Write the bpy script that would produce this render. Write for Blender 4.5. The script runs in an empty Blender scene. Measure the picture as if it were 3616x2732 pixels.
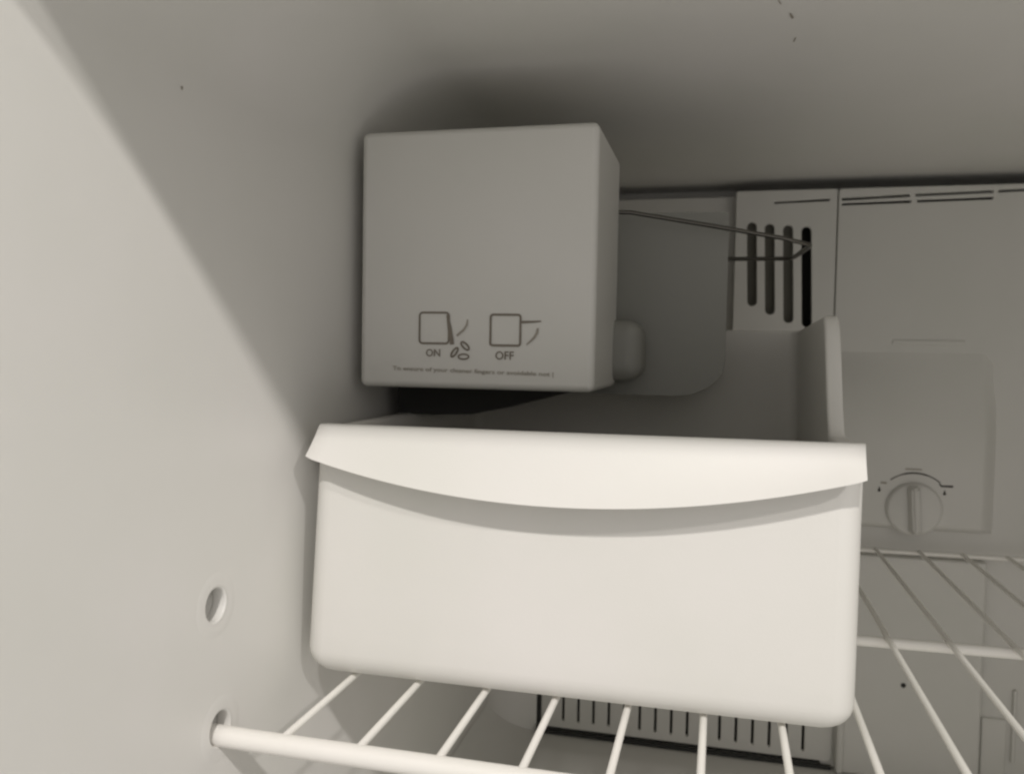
import bpy, bmesh, math, random
from mathutils import Vector, Matrix

random.seed(4)
scene = bpy.context.scene
COL = scene.collection

# ------------------------------------------------------------------ camera
cam_data = bpy.data.cameras.new('camera')
cam = bpy.data.objects.new('camera', cam_data)
COL.objects.link(cam)
right = Vector((0.9703, 0.2414, 0.0178)); fwd = Vector((-0.2405, 0.9697, -0.0422)).normalized()
right = (right - fwd * right.dot(fwd)).normalized(); up = right.cross(fwd)
cam.matrix_world = Matrix(((right.x, up.x, -fwd.x, 0), (right.y, up.y, -fwd.y, 0), (right.z, up.z, -fwd.z, 0), (0, 0, 0, 1)))
cam_data.sensor_width = 36; cam_data.lens = 29.53
cam_data.clip_start = 0.01; cam_data.clip_end = 50
cam_data.dof.use_dof = True; cam_data.dof.focus_distance = 0.36; cam_data.dof.aperture_fstop = 16
scene.camera = cam

# ------------------------------------------------------------------ light
world = bpy.data.worlds.new('World'); scene.world = world; world.use_nodes = True
bg = world.node_tree.nodes['Background']
bg.inputs[0].default_value = (1.0, 0.957, 0.932, 1); bg.inputs[1].default_value = 0.65

def lamp(name, loc, power, radius, col):
    d = bpy.data.lights.new(name, 'POINT'); d.energy = power; d.shadow_soft_size = radius; d.color = col
    o = bpy.data.objects.new(name, d); o.location = loc; COL.objects.link(o); return o
# two lamps of the kitchen ceiling, in front of and above the open freezer
lamp('kitchen_lamp', (0.90, -0.50, 0.717), 19.0, 0.026, (1.0, 0.952, 0.915))
lamp('kitchen_lamp', (0.08, -0.50, 0.717), 30.0, 0.020, (1.0, 0.952, 0.92))

scene.view_settings.view_transform = 'Standard'; scene.view_settings.look = 'None'
scene.view_settings.exposure = 0.0; scene.view_settings.gamma = 1.0
scene.render.engine = 'CYCLES'
scene.cycles.max_bounces = 10; scene.cycles.diffuse_bounces = 8
scene.cycles.filter_width = 2.4

# ------------------------------------------------------------------ materials
def plastic(name, col, rough=0.5, bump=0.05, bscale=900, mott=0.05, spec=0.4, specks=0.0):
    m = bpy.data.materials.new(name); m.use_nodes = True
    nt = m.node_tree; b = nt.nodes['Principled BSDF']
    b.inputs['Roughness'].default_value = rough
    b.inputs['Specular IOR Level'].default_value = spec
    tc = nt.nodes.new('ShaderNodeTexCoord')
    n1 = nt.nodes.new('ShaderNodeTexNoise'); n1.inputs['Scale'].default_value = 9; n1.inputs['Detail'].default_value = 5
    nt.links.new(tc.outputs['Object'], n1.inputs['Vector'])
    cr = nt.nodes.new('ShaderNodeValToRGB')
    cr.color_ramp.elements[0].position = 0.3; cr.color_ramp.elements[1].position = 0.7
    cr.color_ramp.elements[0].color = (col[0]*(1-mott), col[1]*(1-mott*.7), col[2]*(1-mott*1.3), 1)
    cr.color_ramp.elements[1].color = (min(1, col[0]*(1+mott*.4)), min(1, col[1]*(1+mott*.4)), min(1, col[2]*(1+mott*.3)), 1)
    nt.links.new(n1.outputs['Fac'], cr.inputs['Fac'])
    out = cr.outputs['Color']
    if specks:
        v = nt.nodes.new('ShaderNodeTexVoronoi'); v.inputs['Scale'].default_value = 42
        nt.links.new(tc.outputs['Object'], v.inputs['Vector'])
        mr = nt.nodes.new('ShaderNodeMapRange'); mr.inputs['From Min'].default_value = 0.022; mr.inputs['From Max'].default_value = 0.05
        mr.inputs['To Min'].default_value = 1 - specks; mr.inputs['To Max'].default_value = 1
        nt.links.new(v.outputs['Distance'], mr.inputs['Value'])
        mx = nt.nodes.new('ShaderNodeMix'); mx.data_type = 'RGBA'; mx.blend_type = 'MULTIPLY'; mx.inputs['Factor'].default_value = 1
        nt.links.new(out, mx.inputs['A']); nt.links.new(mr.outputs['Result'], mx.inputs['B'])
        out = mx.outputs['Result']
    nt.links.new(out, b.inputs['Base Color'])
    n2 = nt.nodes.new('ShaderNodeTexNoise'); n2.inputs['Scale'].default_value = bscale; n2.inputs['Detail'].default_value = 2
    n3 = nt.nodes.new('ShaderNodeTexNoise'); n3.inputs['Scale'].default_value = 22; n3.inputs['Detail'].default_value = 2
    nt.links.new(tc.outputs['Object'], n2.inputs['Vector']); nt.links.new(tc.outputs['Object'], n3.inputs['Vector'])
    b1 = nt.nodes.new('ShaderNodeBump'); b1.inputs['Strength'].default_value = bump; b1.inputs['Distance'].default_value = 0.0004
    b2 = nt.nodes.new('ShaderNodeBump'); b2.inputs['Strength'].default_value = 0.12; b2.inputs['Distance'].default_value = 0.0015
    nt.links.new(n2.outputs['Fac'], b1.inputs['Height']); nt.links.new(n3.outputs['Fac'], b2.inputs['Height'])
    nt.links.new(b2.outputs['Normal'], b1.inputs['Normal']); nt.links.new(b1.outputs['Normal'], b.inputs['Normal'])
    r = nt.nodes.new('ShaderNodeMapRange'); r.inputs['To Min'].default_value = rough - .06; r.inputs['To Max'].default_value = rough + .08
    nt.links.new(n1.outputs['Fac'], r.inputs['Value']); nt.links.new(r.outputs['Result'], b.inputs['Roughness'])
    return m

M_LINER = plastic('liner_plastic', (0.68, 0.668, 0.645), 0.42, specks=0.0)
M_CEIL = plastic('ceiling_plastic', (0.68, 0.668, 0.645), 0.42)
M_BACK = plastic('panel_plastic', (0.59, 0.58, 0.553), 0.45)
M_BIN = plastic('bin_plastic', (0.68, 0.665, 0.64), 0.46, bump=0.08)
M_COVER = plastic('cover_plastic', (0.61, 0.60, 0.572), 0.35)
M_MOLD = plastic('mold_plastic', (0.27, 0.268, 0.248), 0.5)
M_WIRE = plastic('wire_coating', (0.76, 0.74, 0.705), 0.33, bump=0.15, bscale=300)
M_PRINT = plastic('grey_print', (0.19, 0.165, 0.135), 0.6)
M_MARK = plastic('dial_print', (0.035, 0.03, 0.025), 0.6)
M_FAINT = plastic('faint_print', (0.31, 0.28, 0.24), 0.6)
M_DARK = plastic('dark_duct_and_shade', (0.03, 0.03, 0.028), 0.8)  # duct interior; also painted shade in the grille gap and under the cover
M_DUCT = plastic('duct_foam', (0.13, 0.125, 0.105), 0.8)
M_SCUFF = plastic('scuff', (0.30, 0.27, 0.23), 0.7)
M_ARM = bpy.data.materials.new('arm_metal'); M_ARM.use_nodes = True
_b = M_ARM.node_tree.nodes['Principled BSDF']
_b.inputs['Metallic'].default_value = 1; _b.inputs['Roughness'].default_value = .38
_n = M_ARM.node_tree.nodes.new('ShaderNodeTexNoise'); _n.inputs['Scale'].default_value = 120
_c = M_ARM.node_tree.nodes.new('ShaderNodeValToRGB'); _c.color_ramp.elements[0].color = (.06, .058, .05, 1); _c.color_ramp.elements[1].color = (.20, .19, .17, 1)
M_ARM.node_tree.links.new(_n.outputs['Fac'], _c.inputs['Fac']); M_ARM.node_tree.links.new(_c.outputs['Color'], _b.inputs['Base Color'])

# ------------------------------------------------------------------ helpers
def link(name, me, mat, parent=None, smooth=True):
    o = bpy.data.objects.new(name, me); COL.objects.link(o)
    if mat: me.materials.clear(); me.materials.append(mat)
    if smooth:
        for p in me.polygons: p.use_smooth = True
    if parent: o.parent = parent
    return o
def sharp(me, deg=35):
    me.set_sharp_from_angle(angle=math.radians(deg))
def empty(name, label, cat, loc=(0, 0, 0)):
    o = bpy.data.objects.new(name, None); COL.objects.link(o); o.empty_display_size = .01
    o['label'] = label; o['category'] = cat
    return o
def structure(o): o['kind'] = 'structure'; return o
def from_bm(name, bm, mat, parent=None, smooth=True, deg=35):
    bmesh.ops.recalc_face_normals(bm, faces=bm.faces)
    me = bpy.data.meshes.new(name); bm.to_mesh(me); bm.free()
    o = link(name, me, mat, parent, smooth)
    if smooth: sharp(me, deg)
    return o
def box(name, lo, hi, mat, parent=None, bev=0.0, seg=3):
    bm = bmesh.new(); bmesh.ops.create_cube(bm, size=1)
    for v in bm.verts:
        v.co = Vector([(lo[i]+hi[i])/2 + v.co[i]*(hi[i]-lo[i]) for i in range(3)])
    if bev: bmesh.ops.bevel(bm, geom=bm.edges[:], offset=bev, segments=seg, profile=.5, affect='EDGES')
    o = from_bm(name, bm, mat, parent)
    if bev: weighted(o)
    return o
def weighted(o):
    m = o.modifiers.new('weighted_normals', 'WEIGHTED_NORMAL'); m.keep_sharp = True; m.weight = 100
def tube(name, pts, rad, mat, parent=None, n=14, caps=True, jitter=0.0):
    pts = [Vector(p) for p in pts]; bm = bmesh.new(); rings = []
    t0 = (pts[1]-pts[0]).normalized(); ref = Vector((0, 0, 1)) if abs(t0.z) < .9 else Vector((1, 0, 0))
    nrm = t0.cross(ref).normalized()
    for i, p in enumerate(pts):
        if i == 0: t = t0
        elif i == len(pts)-1: t = (pts[i]-pts[i-1]).normalized()
        else: t = ((pts[i]-pts[i-1]).normalized() + (pts[i+1]-pts[i]).normalized()).normalized()
        nrm = (nrm - t*nrm.dot(t)).normalized(); bi = t.cross(nrm)
        r = rad[i] if isinstance(rad, (list, tuple)) else rad
        r *= 1 + random.uniform(-jitter, jitter)
        rings.append([bm.verts.new(p + (nrm*math.cos(2*math.pi*k/n) + bi*math.sin(2*math.pi*k/n))*r) for k in range(n)])
    for a, b in zip(rings, rings[1:]):
        for k in range(n): bm.faces.new((a[k], a[(k+1) % n], b[(k+1) % n], b[k]))
    if caps: bm.faces.new(rings[0][::-1]); bm.faces.new(rings[-1])
    return from_bm(name, bm, mat, parent, deg=60)
def arcpts(c, r, a0, a1, n):
    return [(c[0]+r*math.cos(a0+(a1-a0)*i/n), c[1]+r*math.sin(a0+(a1-a0)*i/n)) for i in range(n+1)]
def rrect(x0, z0, x1, z1, r, n=5):
    P = []
    for (cx, cz, a) in ((x1-r, z1-r, 0), (x0+r, z1-r, 90), (x0+r, z0+r, 180), (x1-r, z0+r, 270)):
        P += arcpts((cx, cz), r, math.radians(a), math.radians(a+90), n)
    return P
def plate(name, outer, holes, thick, place, mat, parent=None, bev=0.0, seg=2):
    """flat plate with real holes; place maps (u, v, depth) to a point, depth 0 = front face, thick = back"""
    cu = bpy.data.curves.new(name, 'CURVE'); cu.dimensions = '2D'; cu.fill_mode = 'BOTH'
    cu.extrude = thick/2 - bev; cu.bevel_depth = bev; cu.bevel_resolution = seg; cu.offset = -bev
    for loop in [outer] + list(holes):
        s = cu.splines.new('POLY'); s.points.add(len(loop)-1); s.use_cyclic_u = True
        for q, p in zip(loop, s.points): p.co = (q[0], q[1], 0, 1)
    tmp = bpy.data.objects.new('tmp', cu); COL.objects.link(tmp)
    dg = bpy.context.evaluated_depsgraph_get(); me = bpy.data.meshes.new_from_object(tmp.evaluated_get(dg))
    bpy.data.objects.remove(tmp); bpy.data.curves.remove(cu)
    me.name = name
    for v in me.vertices: v.co = place(v.co.x, v.co.y, thick/2 - v.co.z)
    bm = bmesh.new(); bm.from_mesh(me); bpy.data.meshes.remove(me)
    bmesh.ops.remove_doubles(bm, verts=bm.verts, dist=1e-6)
    return from_bm(name, bm, mat, parent, smooth=False)
def ribbon(bm, pts, w, y, closed=False, thick=0.00025):
    """thin printed stroke in the xz plane facing -y; y = surface it lies on"""
    P = [Vector((p[0], p[1])) for p in pts]; n = len(P); L = []; R = []
    for i in range(n):
        a = P[(i-1) % n] if (closed or i > 0) else P[i]; b = P[(i+1) % n] if (closed or i < n-1) else P[i]
        t = (b-a).normalized(); nn = Vector((-t.y, t.x)); ww = (w[i] if isinstance(w, (list, tuple)) else w)/2
        L.append(bm.verts.new((P[i].x+nn.x*ww, y-thick, P[i].y+nn.y*ww))); R.append(bm.verts.new((P[i].x-nn.x*ww, y-thick, P[i].y-nn.y*ww)))
    for i in range(n if closed else n-1):
        j = (i+1) % n; bm.faces.new((L[i], L[j], R[j], R[i]))
def print_text(name, body, x0, z0, width, height, y, mat, parent, slope=0.0, font_w=None):
    cu = bpy.data.curves.new(name, 'FONT'); cu.body = body; cu.size = 1.0; cu.resolution_u = 3; cu.offset = 0.012
    tmp = bpy.data.objects.new('tmp', cu); COL.objects.link(tmp)
    dg = bpy.context.evaluated_depsgraph_get(); me = bpy.data.meshes.new_from_object(tmp.evaluated_get(dg))
    bpy.data.objects.remove(tmp); bpy.data.curves.remove(cu); me.name = name
    xs = [v.co.x for v in me.vertices]; ys = [v.co.y for v in me.vertices]
    ax, bx_, ay, by = min(xs), max(xs), min(ys), max(ys)
    for v in me.vertices:
        u = (v.co.x-ax)/(bx_-ax); w = (v.co.y-ay)/(by-ay)
        v.co = (x0+u*width, y-0.00025, z0+w*height+slope*u*width)
    return link(name, me, mat, parent, smooth=False)

# ------------------------------------------------------------------ dimensions (metres; x right, y into the freezer, z up)
XW = -0.1786; XR = 0.50; ZC = 0.138; ZF = -0.3225; YB = 0.690; YFRONT = 0.1385
RC = 0.045      # rounding between walls and ceiling

# ------------------------------------------------------------------ the setting: freezer liner
def circ(cy, cz, r, n=28): return [(cy+r*math.cos(2*math.pi*k/n), cz+r*math.sin(2*math.pi*k/n)) for k in range(n)]
HOLES = [(0.2718, -0.0955, 0.0062), (0.2748, -0.1432, 0.0064)]
left_wall = structure(plate('left_wall', [(0.02, ZF-0.02), (YB+0.06, ZF-0.02), (YB+0.06, ZC+0.02), (0.02, ZC+0.02)],
                 [circ(a, b, r) for a, b, r in HOLES], 0.006, lambda u, v, d: Vector((XW-d, u, v)), M_LINER, bev=0.0008))
for a, b, r in HOLES:       # moulded sockets behind and a faint raised ring round each hole
    bm = bmesh.new(); prof = [(r+.0004, -0.004), (r+.0004, -0.0185), (r*.7, -0.0195), (0.0001, -0.0198)]
    rings = [[bm.verts.new((XW+x, a+q*math.cos(2*math.pi*k/28), b+q*math.sin(2*math.pi*k/28))) for k in range(28)] for q, x in prof]
    for p, q in zip(rings, rings[1:]):
        for k in range(28): bm.faces.new((p[k], p[(k+1) % 28], q[(k+1) % 28], q[k]))
    from_bm('socket', bm, M_LINER, left_wall)
    bm = bmesh.new()
    prof = [(r+.0011, 0.0001), (r+.0016, 0.00008), (r+.003, 0.00014), (r+.0050, 0.00010), (r+.0070, -0.0001)]
    rings = [[bm.verts.new((XW+x, a+q*math.cos(2*math.pi*k/36), b+q*math.sin(2*math.pi*k/36))) for k in range(36)] for q, x in prof]
    for p, q in zip(rings, rings[1:]):
        for k in range(36): bm.faces.new((p[k], p[(k+1) % 36], q[(k+1) % 36], q[k]))
    from_bm('socket_rim', bm, M_LINER, left_wall)

def extrude_profile(name, prof, y0, y1, mat, parent=None, ny=1, deg=40):
    bm = bmesh.new(); rows = []
    for i in range(ny+1):
        y = y0+(y1-y0)*i/ny; rows.append([bm.verts.new((p[0], y, p[1])) for p in prof])
    n = len(prof)
    for a, b in zip(rows, rows[1:]):
        for k in range(n): bm.faces.new((a[k], a[(k+1) % n], b[(k+1) % n], b[k]))
    bm.faces.new(rows[0][::-1]); bm.faces.new(rows[-1])
    return from_bm(name, bm, mat, parent, deg=deg)
T = 0.03
prof = [(XW, ZC-RC)] + arcpts((XW+RC, ZC-RC), RC, math.pi, math.pi/2, 28)[1:] + arcpts((XR-RC, ZC-RC), RC, math.pi/2, 0, 10)
prof += [(XR+T, ZC-RC), (XR+T, ZC+T), (XW-T, ZC+T), (XW-T, ZC-RC)]
ceiling = structure(extrude_profile('ceiling', prof, YFRONT, YB+0.06, M_CEIL))
structure(box('right_wall', (XR, YFRONT, ZF-0.02), (XR+T, YB+0.06, ZC-RC-0.0005), M_LINER))
structure(box('floor', (XW+0.0003, YFRONT, ZF-0.02), (XR-0.0003, YB+0.06, ZF), M_LINER))
structure(box('back_wall', (XW+0.0003, YB+0.045, ZF+0.0003), (XR-0.0003, YB+0.0595, ZC-0.0003), M_BACK))
FR = .034
bm = bmesh.new()        # rounded upright corner between the left wall and the back
P = arcpts((XW+FR, YB-.001-FR), FR, math.pi, math.pi/2, 12)
rows = [[bm.verts.new((p[0]+.0004, p[1], z)) for p in P] for z in (ZF, .128)]
for k in range(12): bm.faces.new((rows[0][k], rows[0][k+1], rows[1][k+1], rows[1][k]))
from_bm('rounded_corner', bm, M_LINER, left_wall)
bm = bmesh.new()        # rounded foot of the left wall
P = arcpts((XW+FR, ZF+FR), FR, math.pi, 1.5*math.pi, 12)
rows = [[bm.verts.new((p[0]+.0004, y, p[1]+.0004)) for p in P] for y in (YFRONT, YB)]
for k in range(12): bm.faces.new((rows[0][k], rows[0][k+1], rows[1][k+1], rows[1][k]))
from_bm('rounded_foot', bm, M_LINER, left_wall)
# scratches on the ceiling, small chips on the liner
for pts, w in (([(0.0140, 0.334), (0.0155, 0.339), (0.0172, 0.3445)], .0006), ([(0.0176, 0.346), (0.0190, 0.3502)], .0008), ([(0.0232, 0.3605), (0.0243, 0.3645), (0.0246, 0.3660)], .0012), ([(0.0276, 0.3875), (0.0271, 0.3925)], .0010)):
    bm = bmesh.new(); ribbon(bm, pts, [w*.5]+[w]*(len(pts)-2)+[w*.6], 0)
    for v in bm.verts: v.co = Vector((v.co.x, v.co.z, ZC-0.0003))
    from_bm('scratch', bm, M_SCUFF, ceiling, smooth=False)
bm = bmesh.new(); bmesh.ops.create_circle(bm, cap_ends=True, segments=9, radius=.0007)
for v in bm.verts: v.co = Vector((XW+0.0003, 0.2508+v.co.x*.8, 0.0865+v.co.y))
from_bm('chip', bm, M_SCUFF, left_wall, smooth=False)

# ------------------------------------------------------------------ back: fan cover with slots, control box, return grille
ec = empty('evaporator_cover', 'pale grey moulded cover over the back wall with dial and vent slots', 'panel')
def backplace(y): return lambda u, v, d: Vector((u, y+d, v))
def slot(cx, z0, z1, w, cxb=None):
    cxb = cx if cxb is None else cxb; r = w/2
    return arcpts((cx, z1-r), r, 0, math.pi, 8) + arcpts((cxb, z0+r), r, math.pi, 2*math.pi, 8)
def hslot(x0, z0, x1, z1, h):
    return [(x0, z0-h/2), (x1, z1-h/2), (x1, z1+h/2), (x0, z0+h/2)]
PX = 0.0838     # joint between the vent panel and the wide panel
HS = [hslot(.0866, .1208, .1345, .1224, .0020), hslot(.1385, .1226, .1912, .1238, .0020), hslot(.1945, .1239, .245, .1252, .0020),
      hslot(.0866, .1170, .1355, .1179, .0018), hslot(.1398, .1180, .1912, .1190, .0018)]
plate('wide_panel', rrect(PX+.0004, ZF+.001, XR-.002, .1290, .003), HS, .004, backplace(YB), M_BACK, ec, bev=.0007)
VS = [(.0206, .0392, .1046, .0224), (.0340, .0326, .1032, .0361), (.0478, .0261, .1019, .0501), (.0614, .0229, .1005, .0638)]
plate('vent_panel', rrect(.0082, -.215, PX-.0004, .1290, .002), [slot(a, b, c, .0072, d) for a, b, c, d in VS] + [hslot(.0371, .1194, .0776, .1206, .0016)],
      .004, backplace(YB), M_BACK, ec, bev=.0007)
plate('corner_panel', rrect(XW+.002, -.215, .030, .1270, .002), [], .004, backplace(YB+.013), M_BACK, ec, bev=.0006)
# what lies behind the slots
box('baffle', (.0125, YB+.0075, -.05), (.0555, YB+.0105, .125), M_DUCT, ec)
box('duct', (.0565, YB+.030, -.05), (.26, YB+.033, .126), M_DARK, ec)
box('groove_strip', (PX-.004, YB+.0045, -.21), (PX+.004, YB+.006, .127), M_DUCT, ec)
# low moulded ridge across the wide panel
box('ridge', (.1260, YB-.0010, .0105), (.1760, YB+.0004, .0138), M_BACK, ec, bev=.0006)
# control box with sloping top
YD = 0.678
bm = bmesh.new()
X0, X1 = .058, .1915
sec = [(YB+.001, .010), (YB-.0015, -.004), (YB-.0075, -.036), (YD+.0012, -.050), (YD, -.062), (YD, -.121), (YD+.0006, -.1245), (YD+.003, -.127), (YB+.001, -.130)]
rows = [[bm.verts.new((x, YB+.001+(p[0]-YB-.001)*k, p[1])) for p in sec] for x, k in ((X0-.003, 0), (X0, 1), (X1-.004, 1), (X1-.001, .9), (X1+.0025, .55), (X1+.009, 0))]
for a, b in zip(rows, rows[1:]):
    for k in range(len(sec)-1): bm.faces.new((a[k], a[k+1], b[k+1], b[k]))
cb = from_bm('control_box', bm, M_BACK, ec, deg=50)
# dial
DX, DZ = .1428, -.1120
bm = bmesh.new(); prof = [(.0198, YD+.0015), (.0198, YD-.0010), (.0188, YD-.0030), (.0170, YD-.0038), (.0001, YD-.0042)]
rings = [[bm.verts.new((DX+q*math.cos(2*math.pi*k/48), y, DZ+q*math.sin(2*math.pi*k/48))) for k in range(48)] for q, y in prof]
for p, q in zip(rings, rings[1:]):
    for k in range(48): bm.faces.new((p[k], p[(k+1) % 48], q[(k+1) % 48], q[k]))
from_bm('dial', bm, M_BACK, cb, deg=40)
bm = bmesh.new(); bmesh.ops.create_cube(bm, size=1)
for v in bm.verts:
    top = v.co.y < 0
    v.co = Vector((DX-.0005 + v.co.x*(.0042 if top else .0095) + v.co.z*-.0022, YD-.0036 + (-.0085 if top else 0), DZ + v.co.z*(.032 if top else .037)))
bmesh.ops.bevel(bm, geom=bm.edges[:], offset=.0014, segments=3, affect='EDGES')
from_bm('dial_grip', bm, M_BACK, cb)
bm = bmesh.new()
ribbon(bm, arcpts((DX, DZ), .0268, math.radians(129), math.radians(49), 20), [.0008]*6+[.0012]*9+[.0008]*6, YD)
from_bm('dial_scale', bm, M_MARK, cb, smooth=False)
bm = bmesh.new(); ribbon(bm, [(.1595, -.0925), (.1612, -.0940), (.1690, -.0939)], [.0009, .0014, .0016], YD); from_bm('dial_scale', bm, M_MARK, cb, smooth=False)
bm = bmesh.new(); ribbon(bm, [(.1360, -.0824), (.1475, -.0824)], .0010, YD); from_bm('scale_caption', bm, M_FAINT, cb, smooth=False)
bm = bmesh.new(); ribbon(bm, [(.1192, -.0935), (.1235, -.0937)], .0014, YD); from_bm('scale_caption', bm, M_FAINT, cb, smooth=False)
for dx, dz, s in ((.1184, -.0990, 1.0), (.1634, -.0992, 1.0)):
    bm = bmesh.new()
    vs = [bm.verts.new((dx+.0012*s*math.sin(t)*(1 if math.cos(t) < 0.2 else .55), YD-.00025, dz+.0019*s*math.cos(t)*(1.25 if math.cos(t) > 0 else .8))) for t in [2*math.pi*k/14 for k in range(14)]]
    bm.faces.new(vs); from_bm('drop_mark', bm, M_MARK, cb, smooth=False)
# screw hole and pressed pocket low on the panel
bm = bmesh.new(); bmesh.ops.create_circle(bm, cap_ends=True, segments=16, radius=.0019)
for v in bm.verts: v.co = Vector((.1412+v.co.x, YB-.0078, -.2478+v.co.y))
from_bm('screw_hole', bm, M_DARK, ec, smooth=False)
box('pocket_rib', (.1975, YB-.0020, ZF+.002), (.2145, YB+.0005, -.2680), M_BACK, ec, bev=.001)
box('pocket_rib', (.2180, YB-.0030, -.3000), (.2205, YB+.0005, -.2450), M_BACK, ec, bev=.0009)
box('pocket_rib', (.0945, YB-.0110, ZF+.0008), (.1000, YB+.0005, -.150), M_BACK, ec, bev=.0024)
box('pocket_panel', (.0980, YB-.0075, ZF+.0008), (.1955, YB+.0004, -.150), M_BACK, ec, bev=.0020)

# return-air grille low on the back wall
rg = empty('return_air_grille', 'grey slotted air grille low at the back, behind the wire shelf', 'grille')
n = 17; xs = [-.1346 + .01281*i for i in range(n)]
plate('grille_plate', rrect(-.1400, -.3168, .0925, -.2170, .004), [slot(x+.0006, -.3105-.0002*i*.1, -.2300, .0021) for i, x in enumerate(xs) if -.130 < x < .084],
      .0035, backplace(YB-.002), M_BACK, rg, bev=.0006)
box('grille_backing', (-.150, YB+.014, ZF+.001), (.098, YB+.017, -.216), M_DARK, rg)
box('gap_shade', (-.1435, YB+.0060, ZF+.0006), (.0935, YB+.0100, -.3150), M_DARK, rg)  # dark bar behind the bottom gap, its shade put into the colour
box('gap_shade_strip', (-.1395, YB-.0045, ZF+.0003), (.0922, YB-.0022, -.3188), M_DARK, rg, bev=.0006)  # added near-black strip painting the shaded gap between grille and floor
box('gap_shade_end', (-.1440, YB-.0060, ZF+.0003), (-.1375, YB-.0018, -.3150), M_DARK, rg, bev=.0015)  # dark block painting the shade where the gap turns the left corner
tube('gap_shade', [(-.1425, YB+.002, -.230), (-.1425, YB+.002, -.312), (-.1380, YB-.001, -.3200)], .0022, M_DARK, rg)  # dark tube painting the shaded gap along the left edge

# ------------------------------------------------------------------ wire shelf
ws = empty('wire_shelf', 'white coated wire shelf under the ice bin', 'shelf')
S = .030; X00 = -.1829; ZS = -.1438
tube('front_rail', [(XW-.007, .2755, -.1462)] + [(XW+.012+i*.05, .2757, -.1466) for i in range(14)], .0039, M_WIRE, ws, n=24)
tube('cross_rail', [(XW+.006, .462, -.1478), (0.0, .463, -.1475), (.12, .4635, -.1466), (.26, .464, -.1455), (XR-.01, .464, -.144)], .0028, M_WIRE, ws, n=18)
tube('rear_rail', [(XW+.004, .676, -.1462), (0.0, .676, -.1458), (.15, .6765, -.1448), (.3, .677, -.1436), (XR-.01, .677, -.143)], .0017, M_WIRE, ws, n=14)
for i in range(1, 22):
    x = X00 + i*S + random.uniform(-.0004, .0004)
    tube('wire', [(x, .2742, ZS-.0006), (x, .277, ZS-.0001), (x, .34, ZS), (x+random.uniform(-.0004, .0004), .5, ZS), (x, .6762, ZS+.0002)], [.0010, .00148, .00148, .00148, .0014], M_WIRE, ws, n=12)

# ------------------------------------------------------------------ ice bin
ib = empty('ice_bin', 'cream white ice bin with curved front lip standing on the wire shelf', 'bin')
ZB = -.1421
def rim_z(x, y):
    t = min(1, max(0, (y-.384)/.040)); t = t*t*(3-2*t)
    k = min(1, max(0, (x+.158)/.03)); t *= k*k*(3-2*k)      # the side by the wall stays low
    zb = .0195 - .0035*min(1, max(0, (y-.424)/.14))
    return (-.0345)*(1-t) + zb*t
def bin_ring(inset, w):           # w 0 bottom .. 1 top
    x0 = -.1733+.0044*w + inset; x1 = .0528+.0004*w - inset; y0 = .3278+.0010*w + inset; y1 = .566 - inset
    rr = max(.0095-inset*.5, .002); P = []
    N = 90
    def seg(a, b, n): return [(a[0]+(b[0]-a[0])*i/n, a[1]+(b[1]-a[1])*i/n) for i in range(n)]
    P += seg((x0+rr, y0), (x1-rr, y0), 40) + arcpts((x1-rr, y0+rr), rr, -math.pi/2, 0, 8)[:-1]
    P += seg((x1, y0+rr), (x1, y1-rr), N) + arcpts((x1-rr, y1-rr), rr, 0, math.pi/2, 8)[:-1]
    P += seg((x1-rr, y1), (x0+rr, y1), 40) + arcpts((x0+rr, y1-rr), rr, math.pi/2, math.pi, 8)[:-1]
    P += seg((x0, y1-rr), (x0, y0+rr), N) + arcpts((x0+rr, y0+rr), rr, math.pi, 1.5*math.pi, 8)[:-1]
    return P
def tub():
    bm = bmesh.new(); rows = []
    R = .0115; th = .0030
    def add(inset, w, zf): rows.append([bm.verts.new((p[0], p[1], zf(p))) for p in bin_ring(inset, w)])
    for k in range(0, 9):
        a = math.pi/2*k/8
        add(R*(1-math.sin(a)), 0, lambda y, a=a: ZB + R*(1-math.cos(a)))
    for k in range(1, 13):
        t = k/12; add(0, t, lambda y, t=t: (ZB+R) + (rim_z(*y)-.0012-ZB-R)*t)
    add(.0005, 1, lambda y: rim_z(*y)-.0003); add(.0014, 1, lambda y: rim_z(*y)); add(.0054, 1, lambda y: rim_z(*y)); add(.0064, 1, lambda y: rim_z(*y)-.0006)
    add(.0068, 1, lambda y: rim_z(*y)-.002)
    for k in range(1, 13):
        t = 1-k/12; add(.0068-.0038*(1-t), t, lambda y, t=t: (ZB+R) + (rim_z(*y)-.002-ZB-R)*t)
    for k in range(1, 7):
        a = math.pi/2*(1-k/6); add(th+(R-th)*(1-math.sin(a)), 0, lambda y, a=a: ZB+th + (R-th)*(1-math.cos(a)))
    for a, b in zip(rows, rows[1:]):
        n = len(a)
        for k in range(n): bm.faces.new((a[k], a[(k+1) % n], b[(k+1) % n], b[k]))
    bm.faces.new(rows[0][::-1]); bm.faces.new(rows[-1])
    return from_bm('tub', bm, M_BIN, ib, deg=50)
tub()
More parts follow.
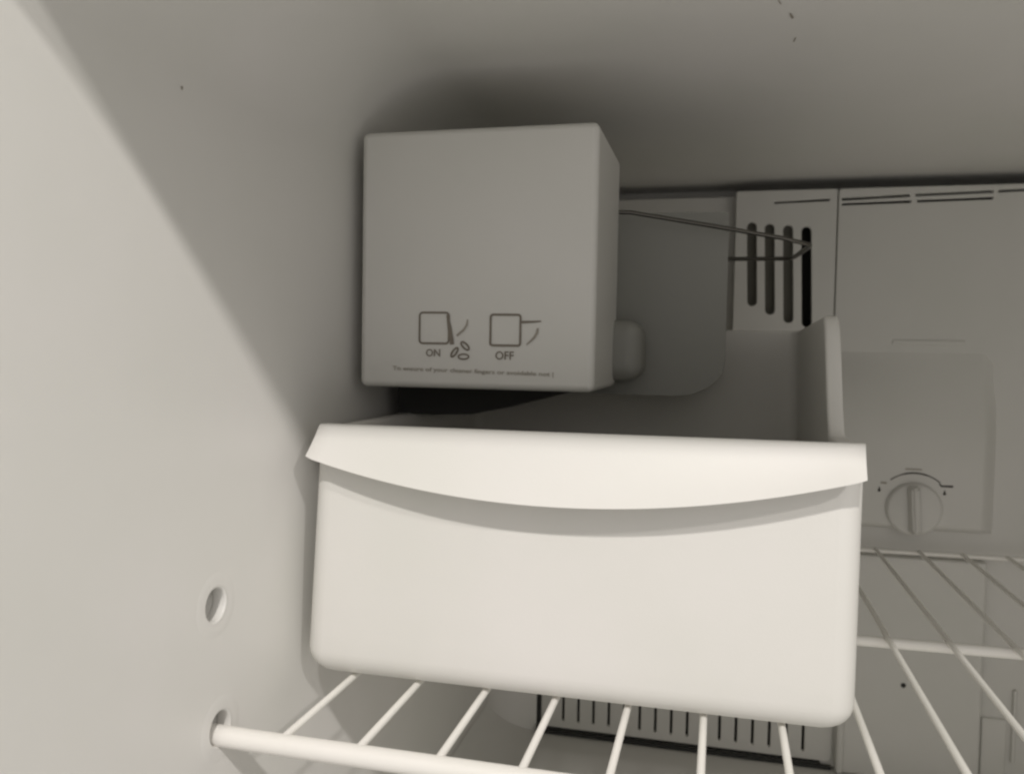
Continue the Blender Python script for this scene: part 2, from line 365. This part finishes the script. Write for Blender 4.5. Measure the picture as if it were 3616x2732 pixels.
def lip():
    bm = bmesh.new(); nx = 60
    def zl(x):      # smooth curve of the lower edge
        u = (x + .0578)/.108
        return -.0592 + .0139*u*u + .0012*u
    outer = []; inner = []
    for i in range(nx+1):
        s = i/nx; oc = []; ic = []
        for j in range(13):
            t = j/12
            xt = -.1662 + (.0524+.1662)*s; xb = -.1692 + (.0519+.1692)*s
            x = xt + (xb-xt)*t
            ztop = -.0318 + .0010*s; zb = zl(xb)
            z = ztop + (zb-ztop)*t
            pr = .0152*(1 - (.42 if s < .5 else .28)*abs(2*s-1)**2.2)
            yf = .3290 - .0012*min(1, t*10)**.5 - (pr-.0012)*(.65*t + .35*t**2)
            e = min(s, 1-s)*.219
            if e < .0016: yf += .0016 - math.sqrt(max(0, .0016**2-(.0016-e)**2))
            oc.append(bm.verts.new((x, yf, z - (0.0006 if j == 0 else 0))))
            ic.append(bm.verts.new((x, max(yf+.0024, yf+.0024), z + (0.0004 if j == 12 else -0.0008 if j == 0 else 0))))
        outer.append(oc); inner.append(ic)
    for i in range(nx):
        for j in range(12):
            bm.faces.new((outer[i][j], outer[i+1][j], outer[i+1][j+1], outer[i][j+1]))
            bm.faces.new((inner[i][j], inner[i][j+1], inner[i+1][j+1], inner[i+1][j]))
        bm.faces.new((outer[i][12], outer[i+1][12], inner[i+1][12], inner[i][12]))
        bm.faces.new((outer[i][0], inner[i][0], inner[i+1][0], outer[i+1][0]))
    for i in (0, nx):
        for j in range(12): bm.faces.new((outer[i][j], outer[i][j+1], inner[i][j+1], inner[i][j]))
    # flat ledge joining the lip to the rim of the tub
    o = from_bm('front_lip', bm, M_BIN, ib, deg=55)
    box('lip_ledge', (-.1662, .3296, -.0344), (.0509, .3345, -.0324), M_BIN, ib, bev=.0008)
lip()

# ------------------------------------------------------------------ ice maker
im = empty('ice_maker', 'grey ice maker with printed square cover hanging above the bin', 'ice maker')
CX0, CX1, CZ0, CZ1, CY0, CY1 = -.1726, -.0563, -.0183, .1051, .3830, .4612
bm = bmesh.new(); bmesh.ops.create_cube(bm, size=1)
for v in bm.verts:
    v.co = Vector(((CX0+CX1)/2+v.co.x*(CX1-CX0), (CY0+CY1)/2+v.co.y*(CY1-CY0), (CZ0+CZ1)/2+v.co.z*(CZ1-CZ0)))
fe = [e for e in bm.edges if not all(v.co.y > .45 for v in e.verts)]
bmesh.ops.bevel(bm, geom=fe, offset=.0034, segments=6, profile=.5, affect='EDGES')
geo = bm.verts[:] + bm.edges[:] + bm.faces[:]
bmesh.ops.bisect_plane(bm, geom=geo, plane_co=(0, 0, .0535), plane_no=(0, 0, 1))
for v in bm.verts:
    if abs(v.co.z-.0535) < 1e-5 and v.co.y < CY0+.0001: v.co.y -= .0005
cover = from_bm('cover', bm, M_COVER, im, deg=45)
for e in cover.data.edges:
    if all(abs(cover.data.vertices[i].co.z-.0535) < 1e-5 and cover.data.vertices[i].co.y < CY0+.0005 for i in e.vertices): e.use_edge_sharp = True
weighted(cover)
YP = CY0 - .0004
def strokes(name, mat, *segs):
    bm = bmesh.new()
    for k, (pts, w, closed) in enumerate(segs): ribbon(bm, [(a/1000, b/1000) for a, b in pts], [q/1000 for q in w] if isinstance(w, list) else w/1000, YP - k*.00002, closed)
    return from_bm(name, bm, mat, cover, smooth=False)
def rr_mm(x0, z0, x1, z1, r): return rrect(x0, z0, x1, z1, r, 4)
strokes('on_symbol', M_PRINT,
        (rr_mm(-141.2, 3.2, -126.4, 17.9, 1.6), .95, True),
        ([(-127.2, 16.9), (-126.0, 10.5), (-124.6, 2.8)], [1.1, 2.1, 2.0], False))
strokes('on_symbol', M_FAINT, ([(-117.1, 14.7), (-117.5, 12.2), (-118.8, 10.0), (-122.4, 7.0)], [.6, .9, 1.0, 1.1], False))
def blob(cx, cz, a, b, rot):
    return [(cx+a*math.cos(t)*math.cos(rot)-b*math.sin(t)*math.sin(rot), cz+a*math.cos(t)*math.sin(rot)+b*math.sin(t)*math.cos(rot)) for t in [2*math.pi*k/14 for k in range(14)]]
strokes('cube_symbol', M_PRINT, (blob(-118.2, 2.2, 2.5, 1.1, -.75), .9, True))
strokes('cube_symbol', M_PRINT, (blob(-123.4, -.9, 2.6, 1.0, .95), .9, True))
strokes('cube_symbol', M_PRINT, (blob(-118.9, -2.9, 2.6, 1.2, .03), .8, True))
strokes('off_symbol', M_PRINT, (rr_mm(-105.8, 2.7, -91.3, 17.1, 1.2), 1.05, True), ([(-91.0, 13.7), (-85.5, 13.9), (-81.4, 14.2)], [1.2, 1.0, .6], False))
strokes('off_symbol', M_FAINT, ([(-83.0, 11.0), (-83.3, 8.8), (-84.8, 6.4), (-88.2, 3.2)], [.8, 1.3, 1.1, .6], False))
print_text('on_lettering', 'ON', -.1378, -.0031, .0072, .0036, YP, M_PRINT, cover)
print_text('off_lettering', 'OFF', -.1032, -.0040, .0089, .0040, YP, M_PRINT, cover)
print_text('small_lettering', 'To ensure of your cleaner fingers or avoidable not |', -.1548, -.0106, .0796, .0026, YP, M_FAINT, cover, slope=-.016)
# mould body behind the cover: rounded lower right corner, hangs into the bin
bx0, bx1, bz0, bz1, R2 = -.168, .0022, -.0235, .0800, .027
prof = [(bx0, bz1), (bx0, bz0)] + arcpts((bx1-R2, bz0+R2*.75), R2, -math.pi/2, 0, 14)
prof = [(bx0, bz1), (bx0, bz0)] + [(bx1-R2+R2*math.cos(a), bz0+R2*.75+R2*.75*math.sin(a)) for a in [-math.pi/2+math.pi/2*i/14 for i in range(15)]] + arcpts((bx1-.003, bz1-.003), .003, 0, math.pi/2, 4)
extrude_profile('mold_body', prof, .4865, .556, M_MOLD, im)
box('mounting_plate', (-.166, CY1-.004, -.012), (-.060, .490, .098), M_COVER, im)
box('mold_boss', (-.070, CY1-.012, -.0150), (-.0415, .489, .0180), M_MOLD, im, bev=.009, seg=6)
extrude_profile('under_cover_shade', [(-.1705, -.014), (-.1705, -.0345), (-.150, -.0350), (-.128, -.0338), (-.108, -.0295), (-.090, -.0240), (-.068, -.0190), (-.062, -.014)], .430, .548, M_DARK, im)  # added near-black block, stands in for the deep shade below the cover
# wire arm, raised
A = [(-.058, .464, .0772), (-.050, .4660, .0772), (0.0, .4740, .0690), (.030, .4775, .0637), (.0425, .480, .0608), (.0452, .4850, .0606), (.0455, .495, .0607), (.0434, .560, .0628), (.0420, .5690, .0630), (.0385, .572, .0630), (.0, .573, .0632), (-.04, .574, .0640), (-.06, .574, .0650), (-.06, .552, .0650)]
tube('shutoff_arm', A, [.0012]*6+[.0014]*8, M_ARM, im, n=12)
